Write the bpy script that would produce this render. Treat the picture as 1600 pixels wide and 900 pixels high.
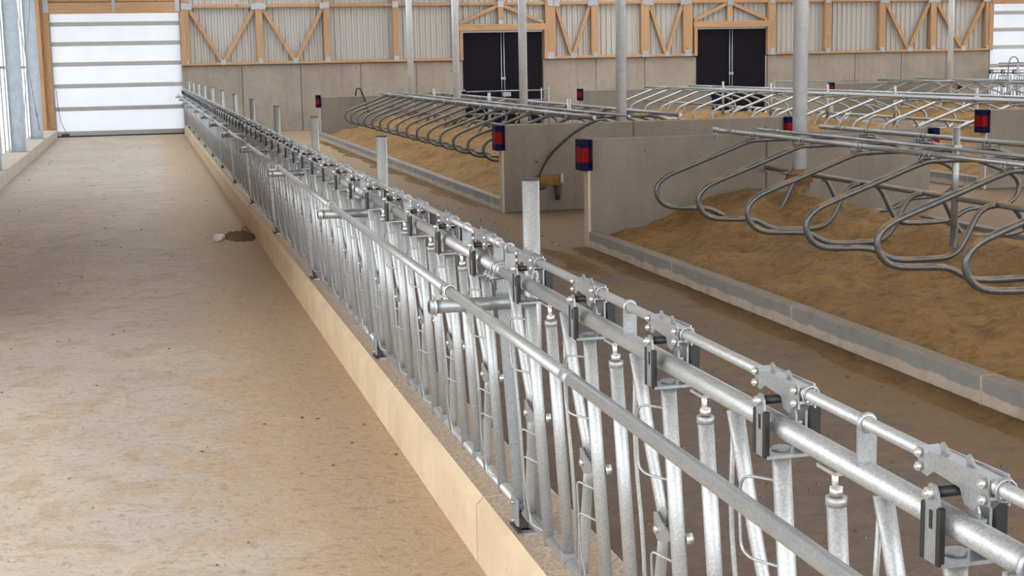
import bpy, math, random
from mathutils import Vector, Matrix, noise

for o in list(bpy.data.objects):
    bpy.data.objects.remove(o)
SC = bpy.context.scene
COL = SC.collection
random.seed(7)

# ------------------------------------------------------------------ camera
YAW, PIT, ROL, CAMH, FPX = 0.24530, 0.15570, -0.01930, 2.31, 2276.3
cy, sy, cp, sp = math.cos(YAW), math.sin(YAW), math.cos(PIT), math.sin(PIT)
fwd = Vector((sy*cp, cy*cp, -sp)); rgt = Vector((cy, -sy, 0)); upv = rgt.cross(fwd)
r2 = math.cos(ROL)*rgt + math.sin(ROL)*upv
u2 = -math.sin(ROL)*rgt + math.cos(ROL)*upv
cam = bpy.data.cameras.new('camera'); camo = bpy.data.objects.new('camera', cam); COL.objects.link(camo)
m = Matrix.Identity(4)
for i in range(3):
    m[i][0], m[i][1], m[i][2] = r2[i], u2[i], -fwd[i]
m[0][3], m[1][3], m[2][3] = 0, 0, CAMH
camo.matrix_world = m
cam.sensor_width = 36; cam.lens = FPX/1600*36; cam.clip_start = .05; cam.clip_end = 300
SC.camera = camo

# ------------------------------------------------------------------ world, exposure
w = bpy.data.worlds.new('overcast_sky'); SC.world = w; w.use_nodes = True
nt = w.node_tree; nt.nodes.clear()
bg = nt.nodes.new('ShaderNodeBackground'); out = nt.nodes.new('ShaderNodeOutputWorld')
bg.inputs[0].default_value = (.94, .97, 1.0, 1); bg.inputs[1].default_value = 4.6
nt.links.new(bg.outputs[0], out.inputs[0])
SC.view_settings.view_transform = 'Standard'
SC.view_settings.look = 'None'
SC.view_settings.exposure = 0.0
SC.view_settings.gamma = 1
SC.view_settings.use_curve_mapping = False
SC.cycles.use_denoising = True
SC.cycles.max_bounces = 8
SC.cycles.diffuse_bounces = 5
SC.cycles.glossy_bounces = 3
SC.cycles.transmission_bounces = 4
SC.cycles.caustics_reflective = False
SC.cycles.caustics_refractive = False
SC.cycles.sample_clamp_indirect = 6

# ------------------------------------------------------------------ materials
def newmat(name):
    m = bpy.data.materials.new(name); m.use_nodes = True
    n = m.node_tree; n.nodes.clear()
    o = n.nodes.new('ShaderNodeOutputMaterial'); b = n.nodes.new('ShaderNodeBsdfPrincipled')
    n.links.new(b.outputs[0], o.inputs[0])
    return m, n, b

def pos(n, scale=(1, 1, 1)):
    g = n.nodes.new('ShaderNodeNewGeometry')
    mp = n.nodes.new('ShaderNodeMapping'); mp.inputs['Scale'].default_value = scale
    n.links.new(g.outputs['Position'], mp.inputs['Vector'])
    return mp.outputs[0]

def noi(n, vec, scale, detail=4, rough=.55, dist=0):
    t = n.nodes.new('ShaderNodeTexNoise'); t.inputs['Scale'].default_value = scale
    t.inputs['Detail'].default_value = detail; t.inputs['Roughness'].default_value = rough
    t.inputs['Distortion'].default_value = dist
    n.links.new(vec, t.inputs['Vector']); return t.outputs[0]

def ramp(n, fac, stops):
    r = n.nodes.new('ShaderNodeValToRGB'); e = r.color_ramp.elements
    while len(e) < len(stops): e.new(.5)
    for k, (p, c) in enumerate(stops):
        e[k].position = p; e[k].color = (c, c, c, 1) if isinstance(c, (int, float)) else tuple(c)+(1,)
    n.links.new(fac, r.inputs[0]); return r.outputs[0]

def mix(n, fac, a, b, mode='MIX'):
    x = n.nodes.new('ShaderNodeMixRGB'); x.blend_type = mode
    for s, v in ((0, fac), (1, a), (2, b)):
        if isinstance(v, (int, float)): x.inputs[s].default_value = v
        elif isinstance(v, tuple): x.inputs[s].default_value = v+(1,)
        else: n.links.new(v, x.inputs[s])
    return x.outputs[0]

def mth(n, op, a, b=0.0, clamp=False):
    x = n.nodes.new('ShaderNodeMath'); x.operation = op; x.use_clamp = clamp
    for s, v in ((0, a), (1, b)):
        if isinstance(v, (int, float)): x.inputs[s].default_value = v
        else: n.links.new(v, x.inputs[s])
    return x.outputs[0]

def sep(n, vec):
    s = n.nodes.new('ShaderNodeSeparateXYZ'); n.links.new(vec, s.inputs[0]); return s.outputs

def bump(n, b, h, strength=.3, dist=.01):
    k = n.nodes.new('ShaderNodeBump'); k.inputs['Strength'].default_value = strength
    k.inputs['Distance'].default_value = dist
    n.links.new(h, k.inputs['Height']); n.links.new(k.outputs[0], b.inputs['Normal'])

def nrmz(n):
    g = n.nodes.new('ShaderNodeNewGeometry'); return sep(n, g.outputs['True Normal'])[2]

def galv(name, c0, c1, metal=.45, rough=.42, sc=90, dusty=0.0):
    m, n, b = newmat(name)
    v = pos(n)
    f = noi(n, v, sc, 3, .6)
    f2 = noi(n, v, 9, 3, .5)
    c = mix(n, ramp(n, f, [(.35, 0.0), (.65, 1.0)]), c0, c1)
    c = mix(n, ramp(n, f2, [(.4, 0.0), (.75, .25)]), c, tuple(x*.7 for x in c0))
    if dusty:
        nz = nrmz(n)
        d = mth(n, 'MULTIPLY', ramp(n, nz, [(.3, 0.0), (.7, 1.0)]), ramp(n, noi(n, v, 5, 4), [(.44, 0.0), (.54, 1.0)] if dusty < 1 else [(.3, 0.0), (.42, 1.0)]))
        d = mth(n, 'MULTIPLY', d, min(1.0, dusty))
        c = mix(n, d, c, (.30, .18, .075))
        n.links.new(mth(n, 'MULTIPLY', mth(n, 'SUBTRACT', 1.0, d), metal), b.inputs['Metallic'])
    else:
        b.inputs['Metallic'].default_value = metal
    n.links.new(c, b.inputs['Base Color'])
    n.links.new(ramp(n, f, [(.2, rough-.08), (.8, rough+.12)]), b.inputs['Roughness'])
    if sc > 20: bump(n, b, f, .12, .002)
    return m

def flat(name, col, rough=.6, metal=0.0, bs=0, vary=.12):
    m, n, b = newmat(name)
    f = noi(n, pos(n), 25, 3)
    n.links.new(mix(n, ramp(n, f, [(.3, 0.0), (.7, 1.0)]), tuple(x*(1-vary) for x in col), tuple(min(1, x*(1+vary)) for x in col)), b.inputs['Base Color'])
    b.inputs['Roughness'].default_value = rough; b.inputs['Metallic'].default_value = metal
    if rough >= .7 and not metal: b.inputs['Specular IOR Level'].default_value = .12
    if bs: bump(n, b, f, bs, .004)
    return m

def concrete(name, c, c2, dark, holes=True, streak=True):
    m, n, b = newmat(name)
    v = pos(n)
    f = noi(n, v, 1.1, 6, .6, .4)
    g = noi(n, v, 14, 5, .65)
    col = mix(n, ramp(n, f, [(.3, 0.0), (.7, 1.0)]), c, c2)
    col = mix(n, ramp(n, g, [(.35, .28), (.6, 0.0)]), col, dark)
    if streak:
        s = noi(n, pos(n, (3.5, 3.5, .35)), 1.6, 5, .6)
        col = mix(n, ramp(n, s, [(.52, 0.0), (.72, .45)]), col, dark)
    h = mth(n, 'MULTIPLY', g, .4)
    if holes:
        vo = n.nodes.new('ShaderNodeTexVoronoi'); vo.inputs['Scale'].default_value = 2.3
        n.links.new(v, vo.inputs['Vector'])
        hm = ramp(n, vo.outputs['Distance'], [(.035, 1.0), (.06, 0.0)])
        col = mix(n, hm, col, tuple(x*.45 for x in dark))
        h = mth(n, 'SUBTRACT', h, hm)
    n.links.new(col, b.inputs['Base Color']); b.inputs['Roughness'].default_value = .85
    bump(n, b, h, .35, .006)
    return m

def wood(name, axis):
    m, n, b = newmat(name)
    sc = {'x': (.5, 9, 9), 'z': (9, 9, .5)}[axis]
    v = pos(n, sc)
    f = noi(n, v, 2.2, 6, .65, 1.2)
    k = noi(n, pos(n, (2.2, 2.2, 2.2)), 2.4, 2)
    c = mix(n, ramp(n, f, [(.3, 0.0), (.7, 1.0)]), (.36, .195, .092), (.52, .315, .16))
    c = mix(n, ramp(n, k, [(.68, 0.0), (.74, .7)]), c, (.18, .075, .03))
    n.links.new(c, b.inputs['Base Color']); b.inputs['Roughness'].default_value = .65
    bump(n, b, f, .2, .004)
    return m

def translucent(name, col, tr=.8):
    m = bpy.data.materials.new(name); m.use_nodes = True; n = m.node_tree; n.nodes.clear()
    o = n.nodes.new('ShaderNodeOutputMaterial'); t = n.nodes.new('ShaderNodeBsdfTranslucent')
    d = n.nodes.new('ShaderNodeBsdfDiffuse'); mx = n.nodes.new('ShaderNodeMixShader')
    f = noi(n, pos(n), 1.4, 2)
    c = mix(n, ramp(n, f, [(.3, 0.0), (.7, 1.0)]), tuple(x*.96 for x in col), col)
    n.links.new(c, t.inputs[0]); n.links.new(c, d.inputs[0])
    mx.inputs[0].default_value = 1-tr
    n.links.new(t.outputs[0], mx.inputs[1]); n.links.new(d.outputs[0], mx.inputs[2]); n.links.new(mx.outputs[0], o.inputs[0])
    return m

M = {}
M['galv'] = galv('galvanised_tube', (.33, .345, .35), (.48, .495, .50), .5, .38, 150)
M['galv_plate'] = galv('galvanised_plate', (.30, .32, .335), (.39, .41, .425), .6, .36, 120)
M['galv_dull_shaded'] = galv('dull_shaded_galvanised_tube', (.11, .11, .107), (.165, .165, .16), .65, .38, 60, dusty=.9)  # base colour darkened for the dim light around the loops, plus old dull zinc
M['galv_sandy'] = galv('sand_covered_galvanised_pipe', (.15, .15, .145), (.22, .22, .215), .5, .4, 60, dusty=1.6)
M['galv_mid'] = galv('weathered_galvanised_tube', (.32, .325, .325), (.42, .425, .425), .7, .36, 60)
M['galv_column'] = galv('spangled_galvanised_column', (.72, .77, .83), (.82, .87, .92), .35, .36, 14)
M['steel_blue'] = galv('pale_painted_steel', (.42, .47, .53), (.50, .55, .60), .2, .5, 8)
M['bolt'] = flat('bright_zinc_bolt', (.66, .66, .64), .3, .8)
M['rubber'] = flat('black_rubber', (.012, .012, .013), .45)
M['plastic_hose'] = flat('black_hose_plastic', (.01, .01, .012), .35)
M['cap'] = flat('dark_post_cap', (.03, .028, .026), .6)
M['black_curtain'] = flat('black_curtain_sheet', (.010, .008, .012), .8)
M['wood_x'] = wood('larch_beam_wood', 'x'); M['wood_z'] = wood('larch_post_wood', 'z')
M['conc_wall'] = concrete('cast_concrete_wall', (.30, .25, .195), (.39, .33, .265), (.20, .165, .13))
M['conc_div'] = concrete('precast_divider_concrete', (.20, .165, .13), (.245, .207, .168), (.15, .122, .095))
M['conc_edge'] = concrete('pale_concrete_edge', (.50, .42, .33), (.55, .47, .38), (.36, .30, .23), False)
M['clad'] = flat('grey_cladding_sheet', (.47, .44, .40), .5, .1, 0, .05)
M['panel'] = translucent('white_door_panel', (.62, .64, .67), .9)
M['panel_wall'] = translucent('white_wall_panel', (.84, .87, .90), .85)
M['panel_roof'] = translucent('added_roof_light_sheet', (.5, .52, .54), .7)
M['roof'] = flat('pale_roof_sheet', (.62, .60, .57), .7)
M['alu'] = flat('grey_aluminium_profile', (.36, .355, .34), .45, .3)
M['brush_red'] = flat('red_brush_bristle', (.20, .002, .004), .7, 0, 0, .3)
M['brush_blue'] = flat('blue_brush_bristle', (.003, .004, .038), .7, 0, 0, .3)
M['brush_shaded'] = flat('shaded_brush_bristle', (.03, .012, .03), .8)  # darker copy of the red bristles: shade between them put into the colour
M['paper'] = flat('white_paper', (.85, .84, .82), .7)
M['dirt'] = flat('dark_dirt_clod', (.17, .115, .07), .95, 0, .8, .4)

def kerb_mat():
    m, n, b = newmat('kerb_concrete')
    v = pos(n); z = sep(n, v)[2]
    f = noi(n, v, 2.5, 5, .6); g = noi(n, v, 30, 4, .6)
    lvl = mth(n, 'ADD', z, mth(n, 'MULTIPLY', mth(n, 'SUBTRACT', f, .5), .10))
    c = mix(n, ramp(n, lvl, [(.085, 0.0), (.098, 1.0)]), (.52, .44, .35), (.275, .272, .265))
    c = mix(n, ramp(n, noi(n, v, 4, 5), [(.45, 0.0), (.7, .5)]), c, (.17, .15, .13))
    nz = nrmz(n)
    c = mix(n, mth(n, 'MULTIPLY', ramp(n, nz, [(.6, 0.0), (.8, 1.0)]), ramp(n, g, [(.4, .2), (.6, .9)])), c, (.24, .16, .085))
    n.links.new(c, b.inputs['Base Color']); b.inputs['Roughness'].default_value = .85
    bump(n, b, g, .3, .004)
    return m
M['kerb'] = kerb_mat()

def feedkerb_mat():
    m, n, b = newmat('cream_feed_kerb_concrete')
    v = pos(n)
    f = noi(n, v, 3, 5, .6); g = noi(n, v, 60, 4, .7)
    c = mix(n, ramp(n, f, [(.3, 0.0), (.7, 1.0)]), (.52, .40, .26), (.66, .52, .35))
    c = mix(n, ramp(n, noi(n, v, 12, 3), [(.66, 0.0), (.72, .5)]), c, (.30, .2, .12))
    nz = nrmz(n)
    top = mix(n, ramp(n, g, [(.35, 0.0), (.65, 1.0)]), (.27, .20, .145), (.50, .40, .30))
    c = mix(n, ramp(n, nz, [(.8, 0.0), (.9, 1.0)]), c, top)
    n.links.new(c, b.inputs['Base Color']); b.inputs['Roughness'].default_value = .85
    bump(n, b, g, .5, .006)
    return m
M['feedkerb'] = feedkerb_mat()

def feedfloor_mat():
    m, n, b = newmat('dusty_feed_alley_concrete')
    v = pos(n)
    big = noi(n, pos(n, (.55, .35, 1)), 1.0, 4, .55, .6)
    med = noi(n, pos(n, (1, 1.0, 1)), 2.6, 6, .65, 1.0)
    fine = noi(n, v, 16, 6, .7, .5)
    c = mix(n, ramp(n, big, [(.38, 0.0), (.62, 1.0)]), (.53, .45, .365), (.45, .40, .345))
    c = mix(n, ramp(n, med, [(.48, 0.0), (.66, .85)]), c, (.42, .31, .21))
    x = sep(n, v)[0]
    near = ramp(n, mth(n, 'ADD', mth(n, 'MULTIPLY', x, .42), mth(n, 'MULTIPLY', mth(n, 'ADD', med, big), .7)), [(.74, 0.0), (1.12, .85)])
    c = mix(n, near, c, (.49, .345, .215))
    c = mix(n, ramp(n, fine, [(.34, .7), (.46, 0.0)]), c, (.30, .21, .145))
    st = noi(n, pos(n, (5, 16, 1)), 1.0, 6, .7, 1.0)
    c = mix(n, ramp(n, st, [(.36, .28), (.46, 0.0)]), c, (.30, .215, .15))
    c = mix(n, ramp(n, noi(n, v, 45, 2), [(.73, 0.0), (.76, .8)]), c, (.14, .10, .07))
    n.links.new(c, b.inputs['Base Color']); b.inputs['Roughness'].default_value = .8
    bump(n, b, mth(n, 'ADD', mth(n, 'MULTIPLY', fine, 1.2), mth(n, 'ADD', mth(n, 'MULTIPLY', med, 1.8), st)), .7, .014)
    return m
M['feedfloor'] = feedfloor_mat()

def cowfloor_mat():
    m, n, b = newmat('soiled_alley_concrete')
    v = pos(n)
    big = noi(n, v, .8, 4, .6, .5)
    med = noi(n, v, 6, 6, .7, .6); fine = noi(n, v, 40, 5, .7)
    c = mix(n, ramp(n, med, [(.35, 0.0), (.65, 1.0)]), (.128, .094, .073), (.172, .128, .10))
    st = noi(n, pos(n, (9, 26, 1)), 1.0, 5, .7, .8)
    c = mix(n, ramp(n, st, [(.33, .8), (.43, 0.0)]), c, (.10, .06, .042))
    x = sep(n, v)[0]
    # sand trodden out of the beds lies within about a metre of the bedding kerb
    s = mth(n, 'ADD', mth(n, 'MULTIPLY', mth(n, 'SUBTRACT', x, 3.3), .55), mth(n, 'MULTIPLY', mth(n, 'SUBTRACT', big, .5), 1.8))
    s = mth(n, 'ADD', s, mth(n, 'MULTIPLY', mth(n, 'SUBTRACT', med, .5), 1.3))
    c = mix(n, ramp(n, s, [(.35, 0.0), (.85, .85)]), c, (.215, .13, .06))
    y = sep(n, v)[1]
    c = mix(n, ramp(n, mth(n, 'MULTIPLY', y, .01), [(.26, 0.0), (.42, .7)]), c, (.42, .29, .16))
    c = mix(n, ramp(n, fine, [(.28, .7), (.42, 0.0)]), c, (.09, .055, .032))
    n.links.new(c, b.inputs['Base Color']); b.inputs['Roughness'].default_value = .9
    bump(n, b, mth(n, 'ADD', fine, mth(n, 'MULTIPLY', med, 2)), .7, .012)
    return m
M['cowfloor'] = cowfloor_mat()

def sand_mat(k=1.0):
    m, n, b = newmat('damp_ochre_sand')
    v = pos(n)
    big = noi(n, v, .9, 5, .6, .6); med = noi(n, v, 7, 6, .7, .4); fine = noi(n, v, 90, 3, .7)
    c = mix(n, ramp(n, big, [(.35, 0.0), (.65, 1.0)]), (.40*k, .215*k, .066*k), (.55*k, .31*k, .098*k))
    c = mix(n, ramp(n, med, [(.36, .75), (.52, 0.0)]), c, (.21, .11, .038))
    c = mix(n, ramp(n, fine, [(.36, .75), (.5, 0.0)]), c, (.17, .09, .03))
    n.links.new(c, b.inputs['Base Color']); b.inputs['Roughness'].default_value = .95
    bump(n, b, mth(n, 'ADD', mth(n, 'MULTIPLY', med, 2.2), mth(n, 'MULTIPLY', fine, .9)), 1.0, .04)
    return m
M['sand'] = sand_mat()
M['sand_spill'] = sand_mat(.62)
M['dirt_sand'] = flat('sand_caked_concrete', (.22, .14, .07), .95, 0, .8, .35)

# ------------------------------------------------------------------ mesh helpers
class MB:
    """collects world-space shapes; build() links them as ONE mesh object"""
    def __init__(s): s.v = []; s.f = []; s.s = []; s.mi = []; s.cur = 0
    def add(s, vs, fs, smooth=False):
        o = len(s.v); s.v += [tuple(p) for p in vs]
        for f in fs:
            s.f.append(tuple(o+i for i in f)); s.s.append(smooth); s.mi.append(s.cur)
    def box(s, x0, x1, y0, y1, z0, z1, bev=0):
        if bev:
            return s.bbox(x0, x1, y0, y1, z0, z1, bev)
        vs = [(x, y, z) for z in (z0, z1) for y in (y0, y1) for x in (x0, x1)]
        s.add(vs, [(0, 2, 3, 1), (4, 5, 7, 6), (0, 1, 5, 4), (2, 6, 7, 3), (0, 4, 6, 2), (1, 3, 7, 5)])
        return s
    def bbox(s, x0, x1, y0, y1, z0, z1, b):
        c = Vector(((x0+x1)/2, (y0+y1)/2, (z0+z1)/2)); h = Vector(((x1-x0)/2, (y1-y0)/2, (z1-z0)/2))
        vs = []; idx = {}
        for sx in (-1, 1):
            for sy_ in (-1, 1):
                for sz in (-1, 1):
                    for a in range(3):
                        p = Vector((sx*h.x, sy_*h.y, sz*h.z)); q = p.copy()
                        for k in range(3):
                            if k != a: q[k] -= math.copysign(b, p[k])
                        idx[(sx, sy_, sz, a)] = len(vs); vs.append(c+q)
        F = []
        for a in range(3):
            o1, o2 = [k for k in range(3) if k != a]
            for sg in (-1, 1):
                q = []
                for u, v_ in ((-1, -1), (1, -1), (1, 1), (-1, 1)):
                    t = [0, 0, 0]; t[a] = sg; t[o1] = u; t[o2] = v_; q.append(idx[(t[0], t[1], t[2], a)])
                F.append(q)
        for a in range(3):
            o1, o2 = [k for k in range(3) if k != a]
            for u in (-1, 1):
                for v_ in (-1, 1):
                    t1 = [0, 0, 0]; t1[a] = -1; t1[o1] = u; t1[o2] = v_; t2 = list(t1); t2[a] = 1
                    F.append([idx[tuple(t1)+(o1,)], idx[tuple(t2)+(o1,)], idx[tuple(t2)+(o2,)], idx[tuple(t1)+(o2,)]])
        for sx in (-1, 1):
            for sy_ in (-1, 1):
                for sz in (-1, 1):
                    F.append([idx[(sx, sy_, sz, a)] for a in range(3)])
        G = []
        for f in F:
            p = [vs[i]-c for i in f]; nrm = (p[1]-p[0]).cross(p[2]-p[0]); ctr = sum(p, Vector())/len(p)
            G.append(tuple(f) if nrm.dot(ctr) > 0 else tuple(reversed(f)))
        s.add(vs, G); return s
    def tube(s, pts, r, n=10, caps=True, rz=None, closed=False):
        """round tube along a polyline; r may be a list; rz flattens the section (r across, rz along 2nd axis)"""
        P = [Vector(p) for p in pts]; R = r if isinstance(r, (list, tuple)) else [r]*len(P)
        m_ = len(P); vs = []; N = None
        for i in range(m_):
            if closed: t = (P[(i+1) % m_]-P[i-1]).normalized()
            elif i == 0: t = (P[1]-P[0]).normalized()
            elif i == m_-1: t = (P[-1]-P[-2]).normalized()
            else: t = ((P[i+1]-P[i]).normalized()+(P[i]-P[i-1]).normalized()).normalized()
            if N is None:
                N = t.cross(Vector((0, 0, 1)))
                if N.length < .1: N = t.cross(Vector((0, 1, 0)))
                N.normalize()
            else:
                N = (N-t*N.dot(t)).normalized()
            B = t.cross(N)
            k = 1.0
            if 0 < i < m_-1 and not closed:
                ca = (P[i+1]-P[i]).normalized().dot((P[i]-P[i-1]).normalized()); k = 1/max(.5, math.sqrt((1+ca)/2))
            for j in range(n):
                a = 2*math.pi*j/n
                vs.append(P[i]+N*(math.cos(a)*R[i])+B*(math.sin(a)*(rz if rz else R[i])))
        fs = []
        for i in range(m_ if closed else m_-1):
            a = i*n; b_ = ((i+1) % m_)*n
            for j in range(n):
                fs.append((a+j, a+(j+1) % n, b_+(j+1) % n, b_+j))
        s.add(vs, fs, True)
        if caps and not closed:
            o = len(s.v)-len(vs)
            s.f.append(tuple(o+j for j in reversed(range(n)))); s.s.append(False); s.mi.append(s.cur)
            s.f.append(tuple(o+(m_-1)*n+j for j in range(n))); s.s.append(False); s.mi.append(s.cur)
        return s
    def cyl(s, a, b, r, n=10): return s.tube([a, b], r, n)
    def prism(s, poly, depth):
        """poly: list of 3D points (planar); depth: Vector"""
        n = len(poly); d = Vector(depth); P = [Vector(p) for p in poly]
        vs = P+[p+d for p in P]
        nr = Vector((0, 0, 0))
        for i in range(n): nr += P[i].cross(P[(i+1) % n])
        fs = [tuple(range(n)), tuple(reversed(range(n, 2*n)))]+[(i, i+n, (i+1) % n+n, (i+1) % n) for i in range(n)]
        if nr.dot(d) > 0: fs = [tuple(reversed(f)) for f in fs]
        s.add(vs, fs); return s
    def build(s, name, mat, parent=None, kind=None, label=None):
        me = bpy.data.meshes.new(name)
        off = wloc(parent) if parent else Vector((0, 0, 0))
        me.from_pydata([(x-off.x, y-off.y, z-off.z) for x, y, z in s.v], [], s.f)
        mats = mat if isinstance(mat, (list, tuple)) else [mat]
        for q in mats: me.materials.append(M[q])
        me.polygons.foreach_set('use_smooth', s.s)
        if len(mats) > 1: me.polygons.foreach_set('material_index', s.mi)
        me.update()
        o = bpy.data.objects.new(name, me); COL.objects.link(o)
        if parent: o.parent = parent
        if kind: o['kind'] = kind
        if label: o['label'] = label
        WL[o.name] = off.copy()
        return o

WL = {}
def wloc(o): return WL[o.name]

def thing(name, label, cat, loc=(0, 0, 0), group=None, kind=None):
    o = bpy.data.objects.new(name, None); COL.objects.link(o); o.location = loc
    o.empty_display_size = .1
    WL[o.name] = Vector(loc)
    if kind: o['kind'] = kind
    else:
        o['label'] = label; o['category'] = cat
        if group: o['group'] = group
    return o

def tag(o, label, cat, group=None):
    o['label'] = label; o['category'] = cat
    if group: o['group'] = group
    return o

def copy_tree(o, off, label=None, parent=None, kids=None):
    c = o.copy(); COL.objects.link(c)
    if parent: c.parent = parent
    else: c.location = o.location+Vector(off)
    if label: c['label'] = label
    for ch in (KIDS[o.name] if parent is None else [x for x in o.children]):
        copy_tree(ch, off, None, c)
    return c
KIDS = {}
def proto(o): KIDS[o.name] = list(o.children); return o

def bend(pts, rad, seg=5):
    """round the corners of a polyline"""
    P = [Vector(p) for p in pts]; out_ = [P[0]]
    for i in range(1, len(P)-1):
        a, b, c = P[i-1], P[i], P[i+1]
        d1 = (a-b); d2 = (c-b); r = min(rad, d1.length*.48, d2.length*.48)
        p1 = b+d1.normalized()*r; p2 = b+d2.normalized()*r
        for k in range(seg+1):
            t = k/seg; out_.append(p1*(1-t)**2+b*2*t*(1-t)+p2*t*t)
    out_.append(P[-1]); return out_

ORD = ['first', 'second', 'third', 'fourth', 'fifth', 'sixth', 'seventh', 'eighth', 'ninth', 'tenth', 'eleventh', 'twelfth', 'thirteenth',
       'fourteenth', 'fifteenth', 'sixteenth', 'seventeenth', 'eighteenth', 'nineteenth', 'twentieth']

# ================================================================== SHELL
YB = 51.4
ff = MB(); ff.add([(-3.4, -6, 0), (1.6, -6, 0), (1.6, 54, 0), (-3.4, 54, 0)], [(0, 1, 2, 3)]); ff.build('floor', 'feedfloor', kind='structure')
ff = MB(); ff.add([(1.6, -6, 0), (32.4, -6, 0), (32.4, 54, 0), (1.6, 54, 0)], [(0, 1, 2, 3)]); ff.build('cow_alley_floor', 'cowfloor', kind='structure')
ff = MB(); ff.add([(32.4, -6, 0), (37.2, -6, 0), (37.2, 54, 0), (32.4, 54, 0)], [(0, 1, 2, 3)]); ff.build('feed_alley_floor', 'feedfloor', kind='structure')
ff = MB(); ff.add([(-60, -40, -.03), (100, -40, -.03), (100, 120, -.03), (-60, 120, -.03)], [(0, 1, 2, 3)]); ff.build('ground', 'conc_edge', kind='structure')

# ---- back wall: cast concrete base in panels, timber frame, corrugated cladding
wb = thing('wall_back', None, None, (0, YB, 0), kind='structure')
segs = [(1.42, 11.1), (14.2, 19.95), (22.9, 32.25)]
joints = [3.43, 5.44, 7.53, 9.51, 16.16, 18.03, 24.4, 26.5, 28.45, 30.37]
for a, b in segs:
    e = [a]+[j for j in joints if a+.4 < j < b-.4]+[b]
    for i in range(len(e)-1):
        MB().box(e[i]+.012, e[i+1]-.012, YB-.1, YB+.15, 0, 2.28, .012).build('concrete_panel', 'conc_wall', wb)
    MB().box(a, b, YB-.07, YB+.12, 0, 2.26).build('concrete_core', 'conc_div', wb)
def ribbed(x0, x1, z0, z1):
    m_ = MB(); vs = []; x = x0; prof = []
    pitch = .2
    while x < x1-.001:
        for dx, dy in ((0, 0), (.085, 0), (.115, -.05), (.165, -.05), (.195, 0)):
            if x+dx <= x1: prof.append((x+dx, YB+.06+dy))
        x += pitch
    prof.append((x1, YB+.06))
    for px, py in prof: vs += [(px, py, z0), (px, py, z1)]
    m_.add(vs, [(2*i, 2*i+2, 2*i+3, 2*i+1) for i in range(len(prof)-1)])
    return m_
posts_b = [(1.6, .26), (4.08, .24), (6.39, .2), (8.8, .2), (10.98, .16), (14.42, .38), (16.1, .28), (18.02, .32), (19.68, .36), (23.02, .3), (25.3, .26), (27.56, .26), (29.72, .24), (32.1, .26)]
for i in range(len(posts_b)-1):
    x0 = posts_b[i][0]; x1 = posts_b[i+1][0]
    z0 = 3.5 if (10.9 < x0 < 11.1 or 19.6 < x0 < 19.8) else 2.3
    ribbed(x0, x1, z0-.15, 6.2).build('cladding_sheet', 'clad', wb)
for a, b, z0 in ((-3.35, 1.6, 4.42), (32.1, 37.4, 4.42)):
    ribbed(a, b, z0-.02, 6.2).build('cladding_sheet', 'clad', wb)
for x, wd in posts_b:
    MB().box(x-wd/2, x+wd/2, YB-.24, YB-.0, 2.42, 6.0, .012).build('timber_post', 'wood_z', wb)
for i, (x, wd) in enumerate(posts_b[:-1]):
    x1 = posts_b[i+1][0]-posts_b[i+1][1]/2; x0 = x+wd/2
    MB().box(x0, x1, YB-.18, YB-.02, 4.22, 4.34, .01).build('timber_rail', 'wood_x', wb)
for a, b in ((1.46, 10.9), (14.23, 19.9), (22.9, 32.23)):
    MB().box(a, b, YB-.25, YB+.0, 2.3, 2.4, .01).build('timber_sill', 'wood_x', wb)
def brace(x0, z0, x1, z1, wdt=.13):
    d = Vector((x1-x0, 0, z1-z0)).normalized(); nn = Vector((-d.z, 0, d.x))*wdt/2
    a = Vector((x0, YB-.17, z0)); b = Vector((x1, YB-.17, z1))
    MB().prism([a-nn, b-nn, b+nn, a+nn], (0, .12, 0)).build('diagonal_brace', 'wood_z', wb)
def plate(x, z, s=.17, d=.245):
    MB().box(x-s/2, x+s/2, YB-d-.012, YB-d, z-s/2, z+s/2).build('nail_plate', 'galv_plate', wb)
for a, c, b in ((1.75, 2.82, 3.93), (4.22, 5.28, 6.27), (14.66, 15.26, 15.93), (18.22, 18.86, 19.48), (27.72, 28.73, 29.58), (29.86, 31.02, 31.95)):
    brace(a, 4.2, c-.04, 2.44); brace(b, 4.2, c+.04, 2.44)
    plate(c, 2.4, .17); plate(a, 4.26, .2); plate(b, 4.26, .2)
for x, wd in posts_b:
    if x not in (10.98,): plate(x, 2.42, .17 if wd < .3 else .24, .247)
    plate(x+.0, 4.28, .2, .247)
for a, c, b in ((11.1, 12.6, 14.2), (19.95, 21.35, 22.85)):
    brace(a, 3.6, c-.1, 4.2, .12); brace(b, 3.6, c+.1, 4.2, .12)
    MB().box(c-.1, c+.1, YB-.2, YB-.04, 3.55, 6.0, .01).build('king_post', 'wood_z', wb)
    plate(c, 3.62, .16, .21); plate(c, 4.26, .22, .21)
    MB().box(a-.05, b+.1, YB-.28, YB-.02, 3.33, 3.56, .012).build('door_header', 'wood_x', wb)
    MB().box(a-.03, a+.09, YB-.27, YB-.02, 2.3, 3.33, .01).build('door_jamb', 'wood_z', wb)
    MB().box(b-.02, b+.1, YB-.27, YB-.02, 2.3, 3.33, .01).build('door_jamb', 'wood_z', wb)
    MB().box(a-.03, a+.09, YB-.11, YB+.15, 0, 2.27, .01).build('door_jamb', 'conc_wall', wb)
    MB().box(b-.04, b+.02, YB-.11, YB+.15, 0, 2.27, .01).build('door_jamb', 'conc_wall', wb)
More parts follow.
